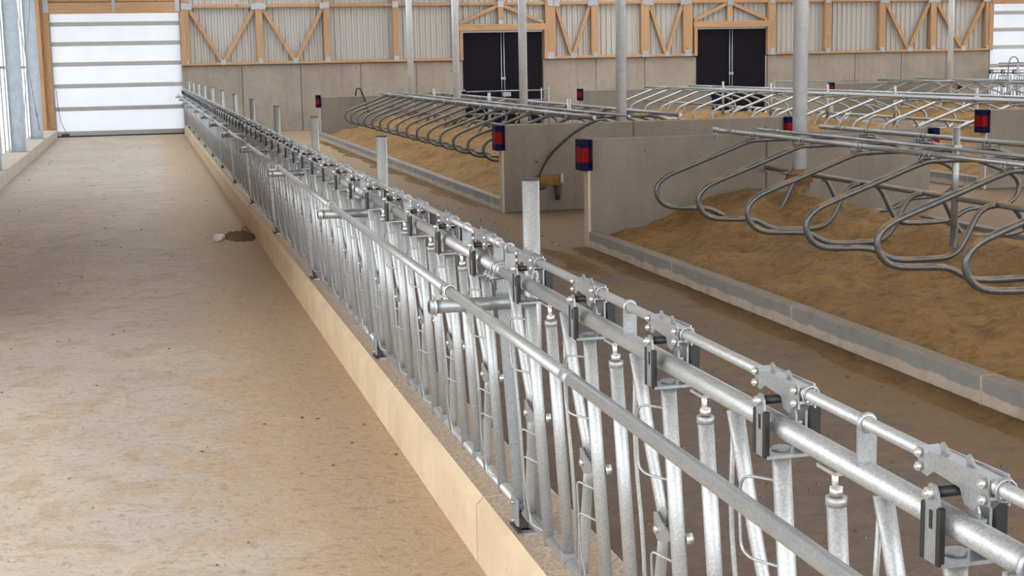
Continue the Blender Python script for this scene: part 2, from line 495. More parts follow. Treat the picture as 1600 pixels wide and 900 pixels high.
# beams over the two big doors
for x0, x1 in ((-2.85, 1.45), (32.2, 37.1)):
    MB().box(x0, x1, YB-.3, YB-.02, 4.08, 4.44, .012).build('door_header', 'wood_x', wb)
    MB().box(x0, x1, YB-.22, YB-.02, 4.455, 4.95, .012).build('door_header', 'wood_x', wb)
    MB().box((x0+x1)/2-.05, (x0+x1)/2+.05, YB-.312, YB-.3, 4.12, 4.9).build('nail_plate', 'galv_plate', wb)
MB().box(-2.95, -2.78, YB-.312, YB-.3, 4.12, 4.9).build('nail_plate', 'galv_plate', wb)
MB().box(1.3, 1.45, YB-.312, YB-.3, 4.12, 4.9).build('nail_plate', 'galv_plate', wb)
MB().box(1.44, 1.62, YB-.29, YB-.02, 2.3, 4.1, .01).build('timber_post', 'wood_z', wb)
MB().box(32.1, 32.28, YB-.29, YB-.02, 2.3, 4.1, .01).build('timber_post', 'wood_z', wb)
MB().box(-3.02, -2.8, YB-.3, YB-.02, .3, 6, .012).build('timber_post', 'wood_z', wb)
MB().box(-3.28, -3.05, YB-.55, YB-.28, .3, 6, .012).build('timber_post', 'wood_z', wb)
for xa, xb, za in ((1.43, 1.75, 2.2), (32.05, 32.27, 2.2), (10.95, 11.2, 0), (14.1, 14.5, 0), (19.6, 20.02, 0), (22.83, 23.0, 0)):
    MB().box(xa, xb, YB+.0, YB+.12, za, 3.7 if za == 0 else 4.5).build('backing_board', 'conc_wall', wb)
MB().box(-3.35, -2.79, YB-.02, YB+.1, 0, 6).build('timber_board', 'wood_z', wb)
MB().box(36.9, 37.4, YB-.02, YB+.1, 0, 6).build('timber_board', 'wood_z', wb)

# ---- sectional doors of light panels
def sectional(idx, x0, x1):
    d = thing('door_%d' % idx, None, None, (x0, YB, 0), kind='structure')
    zs = [.14, 1.0, 1.74, 2.43, 3.11, 3.76, 4.1]
    zs = [.12, .94, 1.70, 2.42, 3.09, 3.74, 4.1]
    for i in range(6):
        MB().box(x0, x1, YB-.02, YB-.012, zs[i]+.06, zs[i+1]-.06 if i < 5 else 4.08).build('light_panel', 'panel', d)
        if i: MB().box(x0, x1, YB-.05, YB+.0, zs[i]-.065, zs[i]+.065, .01).build('door_rail', 'alu', d)
    MB().box(x0, x1, YB-.07, YB+.0, .04, .19, .01).build('bottom_rail', 'alu', d)
    MB().box(x0, x1, YB-.06, YB-.01, 0.0, .045).build('floor_seal', 'rubber', d)
    for xx in (x0-.02, x1-.0):
        MB().box(xx, xx+.03, YB-.09, YB, 0, 4.1).build('guide_rail', 'alu', d)
    if idx == 1:
        MB().tube([(x0+.07, YB-.1, 1.6), (x0+.1, YB-.1, 1.0), (x0+.16, YB-.1, .5), (x0+.32, YB-.1, .12)], .008, 6).build('pull_cord', 'rubber', d)
        MB().box(x0+.15, x0+.4, YB-.14, YB-.07, .05, .12).build('floor_lock', 'cap', d)
    return d
sectional(1, -2.78, 1.42)
sectional(4, 32.28, 36.9)
def black_door(idx, x0, x1, z1):
    d = thing('door_%d' % idx, None, None, (x0, YB, 0), kind='structure')
    c = (x0+x1)/2
    MB().box(x0, c-.045, YB-.06, YB-.02, .03, z1).build('door_leaf', 'black_curtain', d)
    MB().box(c+.045, x1, YB-.06, YB-.02, .03, z1).build('door_leaf', 'black_curtain', d)
    for s_ in (-1, 1):
        MB().cyl((c+s_*.05, YB-.09, .03), (c+s_*.05, YB-.09, z1), .022, 8).build('centre_post', 'galv_mid', d)
    MB().box(x0-.05, x1+.05, YB-.12, YB-.02, z1, z1+.06).build('track', 'galv_plate', d)
    MB().box(x0-.12, x1+.12, YB+.16, YB+.2, 0, z1+.2).build('outer_leaf', 'black_curtain', d)
    MB().box(c-.09, c+.09, YB-.13, YB-.1, 1.6, 1.68).build('latch', 'galv_plate', d)
    return d
black_door(2, 11.2, 14.13, 3.27); black_door(3, 20.02, 22.84, 3.27)

# ---- left wall: kerb, light panels, steel columns
wl = thing('wall_left', None, None, (-3.0, 0, 0), kind='structure')
yk = [-4+2.72*i for i in range(21)]
for i in range(20):
    y1 = min(yk[i+1], YB-.1)
    if yk[i] < YB-.2:
        MB().box(-3.35, -2.72, yk[i]+.008, y1-.008, 0, .29, .015).build('kerb_block', 'conc_edge', wl)
for i in range(0, 4):
    y0 = [27.5, 31.1, 37.8, 44.5][i]; y1 = [31.1, 37.8, 44.5, 51.2][i]
    for j in range(6):
        a = y0+(y1-y0)*j/6; b = y0+(y1-y0)*(j+1)/6
        MB().box(-3.3, -3.29, a+.02, b-.02, .3, 2.32).build('light_panel', 'panel_wall', wl)
        MB().box(-3.3, -3.29, a+.02, b-.02, 2.38, 5.3).build('light_panel', 'panel_wall', wl)
        MB().box(-3.31, -3.26, b-.025, b+.025, .29, 5.3).build('mullion', 'alu', wl)
    MB().box(-3.31, -3.24, y0, y1, 2.32, 2.38).build('transom', 'alu', wl)
MB().box(-12, -3.4, 12.5, 27.5, 0, 6.5).build('added_shade_block', 'conc_wall', kind='structure')  # unseen block added outside to deepen the shade on the feed alley floor
for j in range(5):
    MB().box(-3.32, -3.24, 12.5+3*j+.01, 12.5+3*(j+1)-.01, .3, 5.3).build('wall_board', 'wood_z', wl)
MB().box(-3.4, -3.2, -5, YB, 5.2, 5.5).build('eave_beam', 'wood_x', wl)
# steel columns standing on the left kerb
names = {31.1: 'third', 37.8: 'second', 44.5: 'first'}
for Yc in (44.5, 37.8, 31.1, 24.4, 17.7, 11.0, 4.3):
    t = thing('steel_column', 'pale grey steel column on the kerb of the light-panel wall, %s from the white sectional door' % ORD[[44.5, 37.8, 31.1, 24.4, 17.7, 11.0, 4.3].index(Yc)], 'column', (-2.92, Yc, .29), 'steel columns along the light-panel wall')
    b = MB(); b.box(-3.12, -2.80, Yc-.008, Yc+.008, .30, 5.25); b.box(-3.135, -3.12, Yc-.08, Yc+.08, .30, 5.25); b.box(-2.80, -2.785, Yc-.08, Yc+.08, .30, 5.25)
    b.build('beam', 'steel_blue', t)
    MB().box(-3.18, -2.72, Yc-.14, Yc+.14, .29, .31).build('base_plate', 'galv_plate', t)
    b = MB()
    for zz in (.42, .5):
        for xx in (-2.98, -2.9): b.cyl((xx, Yc-.03, zz), (xx, Yc-.008, zz), .014, 6)
    b.build('bolt', 'bolt', t)
def rod(p, q, lab):
    t = thing('bracing_rod', lab, 'brace rod', p, 'crossed bracing rods')
    MB().cyl(p, q, .011, 6).build('rod', 'galv_mid', t)
    P, Q = Vector(p), Vector(q); c = P.lerp(Q, .1); d = P.lerp(Q, .15)
    MB().cyl(c, d, .028, 8).build('turnbuckle', 'galv_plate', t)
rod((-2.88, 44.4, .55), (-2.88, 37.9, 4.6), 'thin bracing rod rising from the first steel column foot toward the second column')
rod((-2.86, 37.9, .55), (-2.86, 44.4, 4.6), 'thin bracing rod rising from the second steel column foot toward the first column')

# ---- right wall and roof
wr = MB(); wr.box(37.2, 37.25, -5, 54, 3.0, 5.3); wr.build('wall_right', 'panel_wall', kind='structure')
MB().box(37.1, 37.4, -5, 54, 0, .9).build('parapet_right', 'conc_wall', kind='structure')
rf = thing('ceiling', None, None, (0, 0, 5), kind='structure')
def roofstrip(x0, z0, x1, z1, mat, nm, ya=-4, yb=54):
    b = MB(); b.prism([(x0, ya, z0), (x1, ya, z1), (x1, yb, z1), (x0, yb, z0)], (0, 0, .05)); return b.build(nm, mat, rf)
sl = (10.2-5.5)/20.3
def rz(x): return 5.5+sl*(x+3.4) if x <= 16.9 else 5.5+sl*(37.2-x)
for a, b, mt_, nm, ya, yb in (  # unseen light sheets added to brighten the sand beds and back wall
        (-3.4, 5, 'roof', 'roof_sheet', -4, 22), (5, 7, 'panel_roof', 'added_light_sheet', -4, 22), (7, 15.6, 'roof', 'roof_sheet', -4, 22),
        (-3.4, .5, 'roof', 'roof_sheet', 22, 54), (.5, 6, 'panel_wall', 'added_light_sheet', 22, 54), (6, 12, 'roof', 'roof_sheet', 22, 54), (12, 15.6, 'panel_wall', 'added_light_sheet', 22, 54),
        (18.4, 37.2, 'roof', 'roof_sheet', -4, 22), (18.4, 22, 'panel_wall', 'added_light_sheet', 22, 54), (22, 28, 'roof', 'roof_sheet', 22, 54), (28, 32, 'panel_wall', 'added_light_sheet', 22, 54), (32, 37.2, 'roof', 'roof_sheet', 22, 54)):
    roofstrip(a, rz(a), b, rz(b), mt_, nm, ya, yb)
g = MB()
g.prism([(-3.4, YB+.16, 6.1), (37.2, YB+.16, 6.1), (16.9, YB+.16, 10.3)], (0, .05, 0)); g.build('gable_sheet', 'clad', rf)

# ================================================================== FEED KERB
fk = thing('feed_kerb', None, None, (1.6, 0, 0), kind='structure')
ks = [-3.8, -1.1, 1.6, 4.1, 6.35, 8.8, 10.95, 13.6, 16.2, 18.62, 21.8, 24.5, 27.2, 29.9, 32.6, 35.3, 38, 40.7, 43.4, 46.1, 48.8, YB-.12]
for i in range(len(ks)-1):
    a, b = ks[i]+.006, ks[i+1]-.006
    ch = .035
    MB().prism([(1.40, a, 0), (1.40, a, .313-ch), (1.40+ch, a, .313), (1.80-ch, a, .313), (1.80, a, .313-ch), (1.80, a, 0)], (0, b-a, 0)).build('kerb_block', 'feedkerb', fk)
# right-hand feed kerb (mirror)
fk2 = thing('feed_kerb', None, None, (32.1, 0, 0), kind='structure')
for i in range(8, len(ks)-1):
    MB().box(31.9, 32.3, ks[i]+.006, ks[i+1]-.006, 0, .313, .03).build('kerb_block', 'feedkerb', fk2)

# ================================================================== HEADLOCK FENCE
P0 = 5.82; SP = 3.866
def fx(z): return 1.43+(1.438-z)*.0655
def head_panel(y0, label):
    """one bay of self-locking feed barrier, y0 = post position at its near end"""
    t = thing('headlock_panel', label, 'feed barrier', (1.46, y0, .4), 'self-locking headlock panels along the feed alley')
    y1 = y0+SP
    MB().tube([(1.43, y0+.02, 1.438), (1.43, y1-.02, 1.438)], .0272, 18).build('top_tube', 'galv', t)
    MB().tube([(1.498, y0+.04, .399), (1.498, y1-.02, .399)], .023, 12).build('bottom_rail', 'galv', t)
    MB().tube([(1.43, y0+.05, 1.547), (1.43, y1-.0, 1.547)], .0145, 12).build('locking_rod', 'galv', t)
    # hangers carrying the locking rod
    for dy in (.11, .73, 2.26, 3.78):
        Y = y0+dy; q = []
        for k in range(9):
            a = math.pi*k/8; q.append((1.43+.0215*math.cos(a), Y, 1.549+.0215*math.sin(a)))
        b = MB(); b.prism([(1.4515, Y, 1.455)]+q+[(1.4085, Y, 1.455)], (0, .007, 0))
        b.tube([(1.43+.0175*math.cos(2*math.pi*k/12), Y+.0035, 1.547+.0175*math.sin(2*math.pi*k/12)) for k in range(12)], .0065, 6, closed=True)
        b.build('rod_hanger', 'galv_plate', t)
    # upright flat bar, couplers and foot at the post
    Y = y0+.05
    b = MB(); b.prism([(fx(1.4)-.03, Y, 1.4), (fx(1.4)+.035, Y, 1.4), (fx(.33)+.03, Y, .33), (fx(.33)-.035, Y, .33)], (0, .008, 0))
    b.prism([(fx(1.4)+.027, Y, 1.4), (fx(1.4)+.035, Y, 1.4), (fx(.33)+.03, Y, .33), (fx(.33)+.022, Y, .33)], (0, .05, 0))
    b.build('upright_bar', 'galv_plate', t)
    b = MB()
    for d in (.0, .07): b.tube([(1.43+.031*math.cos(2*math.pi*k/14), y0-.0+d+.06, 1.438+.031*math.sin(2*math.pi*k/14)) for k in range(14)], .008, 6, closed=True)
    b.box(1.39, 1.405, y0+.03, y0+.15, 1.40, 1.425)
    for d in (.03, .09, .15):
        b.cyl((1.37, y0+d, 1.41), (1.41, y0+d, 1.41), .009, 6)
        b.cyl((1.385, y0+d, 1.385), (1.385, y0+d, 1.43), .006, 6)
    b.build('tube_coupler', 'galv_plate', t)
    b = MB(); b.tube([(1.498, y0+.02, .399), (1.498, y0+.1, .399)], .031, 12)
    b.box(1.46, 1.472, y0+.0, y0+.09, .33, .45, .003)
    for zz in (.35, .43): b.cyl((1.445, y0+.045, zz), (1.475, y0+.045, zz), .009, 6)
    b.build('rail_bracket', 'galv_plate', t)
    b = MB(); b.box(1.47, 1.53, y0+.0, y0+.012, .3, .4); b.tube([(1.5, y0+.04, .305), (1.5, y0+.04, .375)], .03, 8); b.box(1.455, 1.545, y0-.03, y0+.11, .313, .325)
    b.build('foot', 'cap', t)
    for i in range(5):
        L = y0+.37+.773*i
        lock_unit(t, L, i == 0)
    return proto(t)

LOCKMESH = {}
def lock_unit(t, L, first):
    t0 = t
    def add(nm, key, builder, mat, t=t):
        """first call makes the mesh, the next ones share it"""
        if key not in LOCKMESH:
            b = builder(); o = b.build(nm, mat, t); LOCKMESH[key] = (o.data, L, t is not t0); return o
        me, L0, sub = LOCKMESH[key]
        o = bpy.data.objects.new(nm, me); COL.objects.link(o); o.parent = t; o.location = (0, 0 if sub else L-L0, 0); return o
    def f_fixed():
        b = MB(); b.tube([(fx(1.385), L+.02, 1.385), (fx(.375)-.004, L+.02, .375)], .0228, 14); return b
    def f_adj():
        b = MB(); b.tube([(fx(1.335), L+.51, 1.335), (fx(.42), L+.515, .42)], .0222, 14)
        b.tube([(fx(1.335), L+.51, 1.325), (fx(1.335), L+.51, 1.345)], .0238, 14); return b
    def f_adjbolt():
        b = MB(); b.cyl((fx(1.34), L+.51, 1.34), (fx(1.42), L+.51, 1.415), .008, 8); b.tube([(fx(1.34), L+.51, 1.347), (fx(1.34), L+.51, 1.366)], .0165, 6)
        b.box(1.41, 1.45, L+.47, L+.555, 1.404, 1.412); return b
    def f_adjfoot():
        b = MB(); b.prism([(fx(.42)-.03, L+.49, .40), (fx(.42)-.03, L+.54, .40), (fx(.42)-.026, L+.545, .44), (fx(.42)-.026, L+.485, .44)], (.05, 0, 0)); return b
    def f_swing():
        b = MB()
        b.tube([(1.43, L+.29, 1.415), (fx(1.25)-.0, L+.25, 1.25), (fx(1.1), L+.205, 1.10), (fx(.98), L+.16, .98), (fx(.90), L+.142, .90)], [.025, .022, .0195, .0165, .0135], 12, rz=.0165)
        b.tube([(fx(.92), L+.142, .92), (fx(.8), L+.18, .80), (fx(.65), L+.24, .65), (fx(.5), L+.298, .50), (fx(.42), L+.315, .425)], [.0145, .017, .0195, .0195, .0155], 12, rz=.015)
        return b
    def f_thin():
        b = MB(); b.tube(bend([(1.43, L+.30, 1.40), (fx(1.1)-.01, L+.345, 1.10), (fx(.8)-.01, L+.325, .80), (fx(.45)-.01, L+.36, .47)], .1, 3), .0068, 8); return b
    def f_pivot():
        b = MB(); z = .905; X = fx(z)
        b.prism([(X-.026, L+.03, z-.012), (X-.026, L+.10, z-.038), (X-.026, L+.135, z-.036), (X-.026, L+.158, z-.02), (X-.026, L+.165, z+.04), (X-.026, L+.14, z+.048), (X-.026, L+.10, z+.03), (X-.026, L+.03, z+.015)], (.005, 0, 0))
        b.prism([(X+.02, L+.03, z-.035), (X+.02, L+.165, z-.005), (X+.02, L+.17, z+.04), (X+.02, L+.04, z+.03)], (.005, 0, 0))
        return b
    def f_pbolt():
        b = MB(); z = .90; X = fx(z); b.cyl((X-.036, L+.135, z), (X+.05, L+.135, z), .0085, 8); b.tube([(X-.034, L+.135, z), (X-.024, L+.135, z)], .014, 6)
        return b
    def f_rbolt():
        b = MB(); z = .90; X = fx(z); b.tube([(X+.02, L+.02, z), (X+.042, L+.02, z)], .018, 8); return b
    def f_wireU():
        b = MB(); b.tube(bend([(fx(1.27)-.015, L+.03, 1.30), (fx(1.27)-.07, L+.10, 1.30), (fx(1.2)-.07, L+.135, 1.24), (fx(1.1)-.07, L+.135, 1.10), (fx(1.1)-.06, L+.10, 1.085), (fx(1.1)-.015, L+.02, 1.085)], .03, 3), .004, 6); return b
    def f_wireL():
        b = MB()
        b.tube(bend([(fx(.83)-.015, L+.02, .83), (fx(.83)-.06, L+.105, .845), (fx(.6)-.06, L+.12, .60), (fx(.46)-.05, L+.12, .47), (fx(.45)-.05, L+.10, .44), (fx(.43)-.015, L+.02, .43)], .02, 3), .004, 6)
        b.tube(bend([(fx(.72)-.015, L+.02, .715), (fx(.72)-.06, L+.105, .73), (fx(.6)-.055, L+.16, .52), (fx(.46)-.04, L+.2, .43)], .02, 3), .004, 6)
        return b
    def f_stir():
        b = MB()
        b.prism([(1.37, L-.023, 1.375), (1.37, L+.023, 1.375), (1.37, L+.023, 1.49), (1.37, L+.018, 1.512), (1.37, L+.009, 1.524), (1.37, L-.009, 1.524), (1.37, L-.018, 1.512), (1.37, L-.023, 1.49)], (.006, 0, 0))
        b.prism([(1.374, L-.034, 1.372), (1.374, L+.034, 1.372), (1.374, L+.034, 1.380), (1.374, L-.034, 1.380)], (.11, 0, 0))
        b.box(1.472, 1.478, L-.03, L+.03, 1.375, 1.50)
        return b
    def f_rub():
        b = MB()
        for s_ in (-1, 1): b.bbox(1.366, 1.382, L+s_*.0275-.006, L+s_*.0275+.006, 1.374, 1.486, .003)
        b.bbox(1.478, 1.512, L-.034, L+.03, 1.40, 1.512, .006)
        b.tube([(1.38, L, 1.508), (1.49, L-.0, 1.508)], .011, 8)
        b.box(1.3685, 1.3705, L-.005, L+.005, 1.44, 1.475)
        return b
    def f_lbolt():
        b = MB(); b.cyl((1.352, L, 1.508), (1.376, L, 1.508), .006, 8); b.tube([(1.358, L, 1.508), (1.373, L, 1.508)], .0115, 6)
        return b
    def f_tab():
        b = MB(); b.prism([(1.44, L-.045, 1.46), (1.44, L-.012, 1.46), (1.44, L-.012, 1.475), (1.44, L-.022, 1.492), (1.44, L-.036, 1.492), (1.44, L-.045, 1.475)], (.005, 0, 0))
        b.box(1.42, 1.455, L-.05, L-.01, 1.458, 1.464); return b
    def f_lock():
        b = MB()
        for X, dd in ((1.409, .004), (1.449, .004)):
            b.prism([(X, L-.125, 1.512), (X, L-.10, 1.517), (X, L-.075, 1.492), (X, L-.045, 1.497), (X, L-.03, 1.522), (X, L+.06, 1.528), (X, L+.085, 1.512), (X, L+.118, 1.517), (X, L+.122, 1.563), (X, L-.120, 1.568)], (dd, 0, 0))
        b.box(1.413, 1.449, L-.12, L+.12, 1.559, 1.563)
        return b
    def f_lkbolt():
        b = MB()
        for yy, zz in ((-.11, 1.553), (-.112, 1.524), (.11, 1.553), (.108, 1.526)):
            b.cyl((1.396, L+yy, zz), (1.462, L+yy, zz), .005, 6); b.tube([(1.400, L+yy, zz), (1.408, L+yy, zz)], .0095, 6)
        return b
    def f_hook():
        b = MB()
        yy = -.035
        b.prism([(1.428, L+yy-.012, 1.56), (1.428, L+yy+.012, 1.56), (1.428, L+yy+.018, 1.576), (1.428, L+yy+.011, 1.582), (1.428, L+yy+.003, 1.577)], (.006, 0, 0))
        return b
    def f_hook2():
        b = MB(); yy = .055
        b.prism([(1.428, L+yy-.012, 1.56), (1.428, L+yy+.012, 1.56), (1.428, L+yy+.018, 1.576), (1.428, L+yy+.011, 1.582), (1.428, L+yy+.003, 1.577)], (.006, 0, 0))
        return b
    def f_ring():
        b = MB(); b.tube([(1.43+.0205*math.cos(a), L-.145, 1.547+.0205*math.sin(a)) for a in [math.pi*2*k/12 for k in range(12)]], .003, 5, closed=True)
        return b
    add('fixed_tube', 'fixed', f_fixed, 'galv')
    a = add('adjustable_tube', 'adj', f_adj, 'galv')
    add('adjusting_bolt', 'adjb', f_adjbolt, 'bolt', a)
    add('tube_foot', 'adjf', f_adjfoot, 'galv_plate', a)
    add('swing_bar', 'swing', f_swing, 'galv')
    add('thin_bar', 'thin', f_thin, 'galv')
    a = add('pivot_plate', 'piv', f_pivot, 'galv_plate')
    add('pivot_bolt', 'pivb', f_pbolt, 'bolt', a)
    add('rear_bolt', 'pivr', f_rbolt, 'bolt', a)
    add('upper_guard_wire', 'wu', f_wireU, 'galv')
    add('lower_guard_wire', 'wl', f_wireL, 'galv')
    a = add('release_bracket', 'st', f_stir, 'galv_plate')
    add('rubber_pad', 'rub', f_rub, 'rubber', a)
    add('bracket_bolt', 'lb', f_lbolt, 'bolt', a)
    add('stop_tab', 'tab', f_tab, 'galv_plate')
    a = add('lock_plate', 'lk', f_lock, 'galv_plate')
    add('lock_bolts', 'lkb', f_lkbolt, 'bolt', a)['kind'] = 'stuff'
    add('lock_hook', 'hk', f_hook, 'galv_plate', a)
    add('lock_hook', 'hk2', f_hook2, 'galv_plate', a)
    add('rod_ring', 'rr', f_ring, 'galv_plate')

nb = 12
def panel_label(k):   # k = bay index, -1 is the bay that starts before the first visible post
    if k == -1: return 'galvanised headlock panel reaching past the tall tube post with the black sand-bed kerb behind it'
    return ''
post0_name = 'widest tube post of the headlock row'
first = head_panel(P0-SP, 'galvanised headlock panel at the open end of the row, with the largest locks')
for k in range(0, 11):
    lab = 'galvanised headlock panel between the %s and %s tube posts from the back wall' % (ORD[11-k], ORD[10-k])
    copy_tree(first, (0, SP*(k+1), 0), lab)
# last short bay towards the wall
copy_tree(first, (0, SP*12, 0), 'galvanised headlock panel at the back wall beside the white sectional door').scale = (1, .74, 1)
copy_tree(first, (0, -SP, 0), 'galvanised headlock panel beyond the open end of the row')

# round posts
def tube_post(Y, label, X=1.498+.0, zt=1.84):
    t = thing('tube_post', label, 'post', (X, Y, .313), 'round tube posts of the headlock row')
    MB().tube([(X, Y, .313), (X, Y, zt)], .0355, 20).build('tube', 'galv', t)
    MB().tube([(X, Y, zt), (X, Y, zt+.008)], .037, 20).build('cap', 'cap', t)
    MB().box(X-.07, X+.07, Y-.07, Y+.07, .313, .325).build('base_plate', 'galv_plate', t)
    return proto(t)
XP = 1.545
tp = tube_post(P0, 'round galvanised post of the headlock row, twelfth from the back wall and thickest in view', XP, 1.815)
for k in range(1, 12):
    copy_tree(tp, (0, SP*k, 0), 'round galvanised post of the headlock row, %s from the back wall' % ORD[11-k])
copy_tree(tp, (0, -SP, 0), 'round galvanised post of the headlock row, beyond the open end')

# neck guard handrail on arms
hr = thing('guard_rail', 'long galvanised guard rail on short arms along the feed side of the headlocks', 'rail', (1.2, 0, 1.36))
ys = [-1.9, 4.15, 5.95, 9.8, 13.7, 17.55, 21.4, 25.3, 29.2, 33, 36.9, 40.8, 44.6, 49.6]
for a, b in zip(ys[:-1], ys[1:]):
    MB().tube([(1.2, a, 1.363), (1.2, b, 1.363)], .021, 14).build('pipe', 'galv', hr)
    MB().tube([(1.2, b-.07, 1.363), (1.2, b+.002, 1.363)], .0228, 14).build('pipe_sleeve', 'galv', hr)
am = None
for k in range(-1, 12):
    Y = P0+SP*k-.02
    if am is None:
        b = MB(); b.tube([(1.10, Y, 1.312), (1.50, Y, 1.312)], .0285, 14)
        am = b.build('arm', 'galv_plate', hr); am_y = Y
        b = MB()
        b.tube([(1.125, Y+.034*math.cos(2*math.pi*q/14), 1.312+.036*math.sin(2*math.pi*q/14)) for q in range(14)], .0045, 6, closed=True)
        b.tube([(1.255, Y+.034*math.cos(2*math.pi*q/14), 1.312+.036*math.sin(2*math.pi*q/14)) for q in range(14)], .0045, 6, closed=True)
        b.tube([(1.2+.024*math.cos(2*math.pi*q/14), Y+.05, 1.363+.026*math.sin(2*math.pi*q/14)) for q in range(14)], .0045, 6, closed=True)
        b.box(1.12, 1.19, Y+.02, Y+.05, 1.345, 1.352)
        ub = b.build('u_bolt', 'bolt', hr)
        b = MB(); b.tube([(1.098, Y, 1.312), (1.1005, Y, 1.312)], .024, 14); ec = b.build('arm_opening', 'cap', hr)
    else:
        for o in (am, ub, ec):
            c = o.copy(); COL.objects.link(c); c.location = (0, Y-am_y, 0)

# the same barrier across the far feed alley
def rot_copy(src, Yc, label):
    c = copy_tree(src, (0, 0, 0), label); c.location = (33.7-src.location.x, Yc-src.location.y, src.location.z); c.rotation_euler = (0, 0, math.pi); return c
for k, nm in enumerate(('closest to the back wall', 'one panel away from the back wall', 'two panels away from the back wall')):
    rot_copy(first, 51.5+(P0-SP)-SP*k-SP*0+0, 'galvanised headlock panel beside the far sectional door, %s' % nm)
for k in range(3):
    rot_copy(tp, 51.4-SP*k+0+P0-2.2, 'round post of the far headlock row, %s from the far sectional door' % ORD[k])

# ================================================================== ISLANDS
def sandh(u, Y, peak, seed, wid=4.65, nearwall=None, calm=1.0):
    """height of the sand over the island; u = distance from its left kerb"""
    c = wid/2+.1
    base = .12 + (peak-.12)*max(0, 1-abs(u-c)/c)**.85
    k = noise.noise(Vector((u*1.1+seed, Y*.9, 0)))*.16*calm + noise.noise(Vector((u*3+seed, Y*2.6, 4)))*.05*calm
    e = min(1, min(u, wid-u)/.7)
    return max(.03, base+k*max(0, e))

def sand_bed(x0, ya, yb, peakf, seed, label, res=.09, u1=4.6):
    b = MB(); nx = int(4.5/res); ny = int((yb-ya)/res)
    vs = []
    for j in range(ny+1):
        Y = ya+(yb-ya)*j/ny
        for i in range(nx+1):
            u = .1+4.42*i/nx
            h = peakf(u, Y)+noise.noise(Vector((u*5+seed, Y*5, 7)))*.035+noise.noise(Vector((u*9+seed, Y*9, 1)))*.022+noise.noise(Vector((u*22+seed, Y*22, 1)))*.010
            vs.append((x0+u, Y, h))
    fs = [(j*(nx+1)+i, j*(nx+1)+i+1, (j+1)*(nx+1)+i+1, (j+1)*(nx+1)+i) for j in range(ny) for i in range(nx)]
    b.add(vs, fs, True)
    o = b.build('sand_bedding', 'sand', None, 'stuff')
    o['label'] = label; o['category'] = 'sand'
    return o

def prof(u, pts):
    for (a, za), (b, zb) in zip(pts[:-1], pts[1:]):
        if a <= u <= b: return za+(zb-za)*(u-a)/(b-a)
    return pts[-1][1] if u > pts[-1][0] else pts[0][1]
PW1 = [(0, .10), (.15, .12), (.65, .25), (1.07, .38), (1.29, .52), (1.58, .6), (2.0, .68), (2.36, .67), (3.15, .46), (4.5, .15)]
PW2 = [(0, .13), (.4, .22), (.9, .30), (1.4, .36), (2.0, .42), (2.6, .46), (3.1, .36), (3.8, .18), (4.6, .08)]
def peakB(u, Y):
    t = max(0, min(1, (17.04-Y)/3.2)); t = t*t*(3-2*t)
    h = prof(u, PW1)*(1-t)+prof(u, PW2)*t
    e = min(1, max(0, min(u-.1, 4.5-u))/.6)
    h += e*(noise.noise(Vector((u*1.3, Y*1.1, 0)))*.12+noise.noise(Vector((u*3.1, Y*2.8, 3)))*.05)
    return max(.05, h)
def peakA(seed):
    PA = [(0, .16), (.3, .25), (1.0, .42), (1.8, .62), (2.35, .72), (3.0, .6), (4.0, .3), (4.6, .15)]
    def f(u, Y):
        e = min(1, max(0, min(u-.1, 4.5-u))/.6)
        k = .5 if Y > 43.5 else 1
        return max(.05, prof(u, PA)*k+e*(noise.noise(Vector((u*1.3+seed, Y*.9, 0)))*.16+noise.noise(Vector((u*3.3+seed, Y*2.5, 3)))*.07))
    return f

def kerb_row(x, ya, yb, label, h=.2, th=.14, side=1):
    k = thing('bedding_kerb', label, 'kerb', (x, ya, 0), 'concrete kerbs of the sand beds')
    y = yb
    while y > ya+.1:
        a = max(ya, y-2.9)
        MB().box(min(x, x+side*th), max(x, x+side*th), a+.006, y-.006, 0, h, .01).build('kerb_block', 'kerb', k)
        MB().box(min(x-.001*side, x+side*(th-.01)), max(x-.001*side, x+side*(th-.01)), a-.011, a+.011, 0, h-.006).build('mortar_joint', 'conc_edge', k)
        y = a
    return k

def brush(x, y, z0, z1, side, label):
    """striped scratching brush wrapped round the end of a wall (side -1: on the -X end)"""
    t = thing('wall_brush', label, 'brush', (x, y, z0), 'striped brushes on the divider wall ends')
    h = z1-z0; y0, y1 = y-.05, y+.2
    xa, xb = (x-.10, x+.045) if side < 0 else (x-.045, x+.10)
    for (a, b_, mt_, nm) in ((0, .26, 'brush_blue', 'blue_band'), (.26, .74, 'brush_red', 'red_band'), (.74, 1, 'brush_blue', 'blue_band')):
        q = MB(); q.bbox(xa, x if side < 0 else xb, y0, y1, z0+h*a, z0+h*b_, .006) if side < 0 else q.bbox(x, xb, y0, y1, z0+h*a, z0+h*b_, .006)
        q.build(nm, mt_, t)
        q = MB(); random.seed(5)
        ex = xb if side < 0 else xa
        n_ = int(46*(b_-a))
        for i in range(n_):
            z = z0+h*(a+(b_-a)*(i+.5)/n_)
            for j in range(7):
                xx = x+(ex-x)*(j+.5)/7
                q.cyl((xx, y0+.006, z), (xx+random.uniform(-.004, .004), y0-.008-random.random()*.006, z+random.uniform(-.003, .003)), .0035, 4)
        q.cur = 0
        q.bbox(min(x, ex), max(x, ex), y0+.003, y-.002, z0+h*a+.001, z0+h*b_-.001, .003)
        q.build('bristles', mt_ if side > 0 else ('brush_shaded' if mt_ == 'brush_red' else 'brush_blue'), t, 'stuff')
    return t

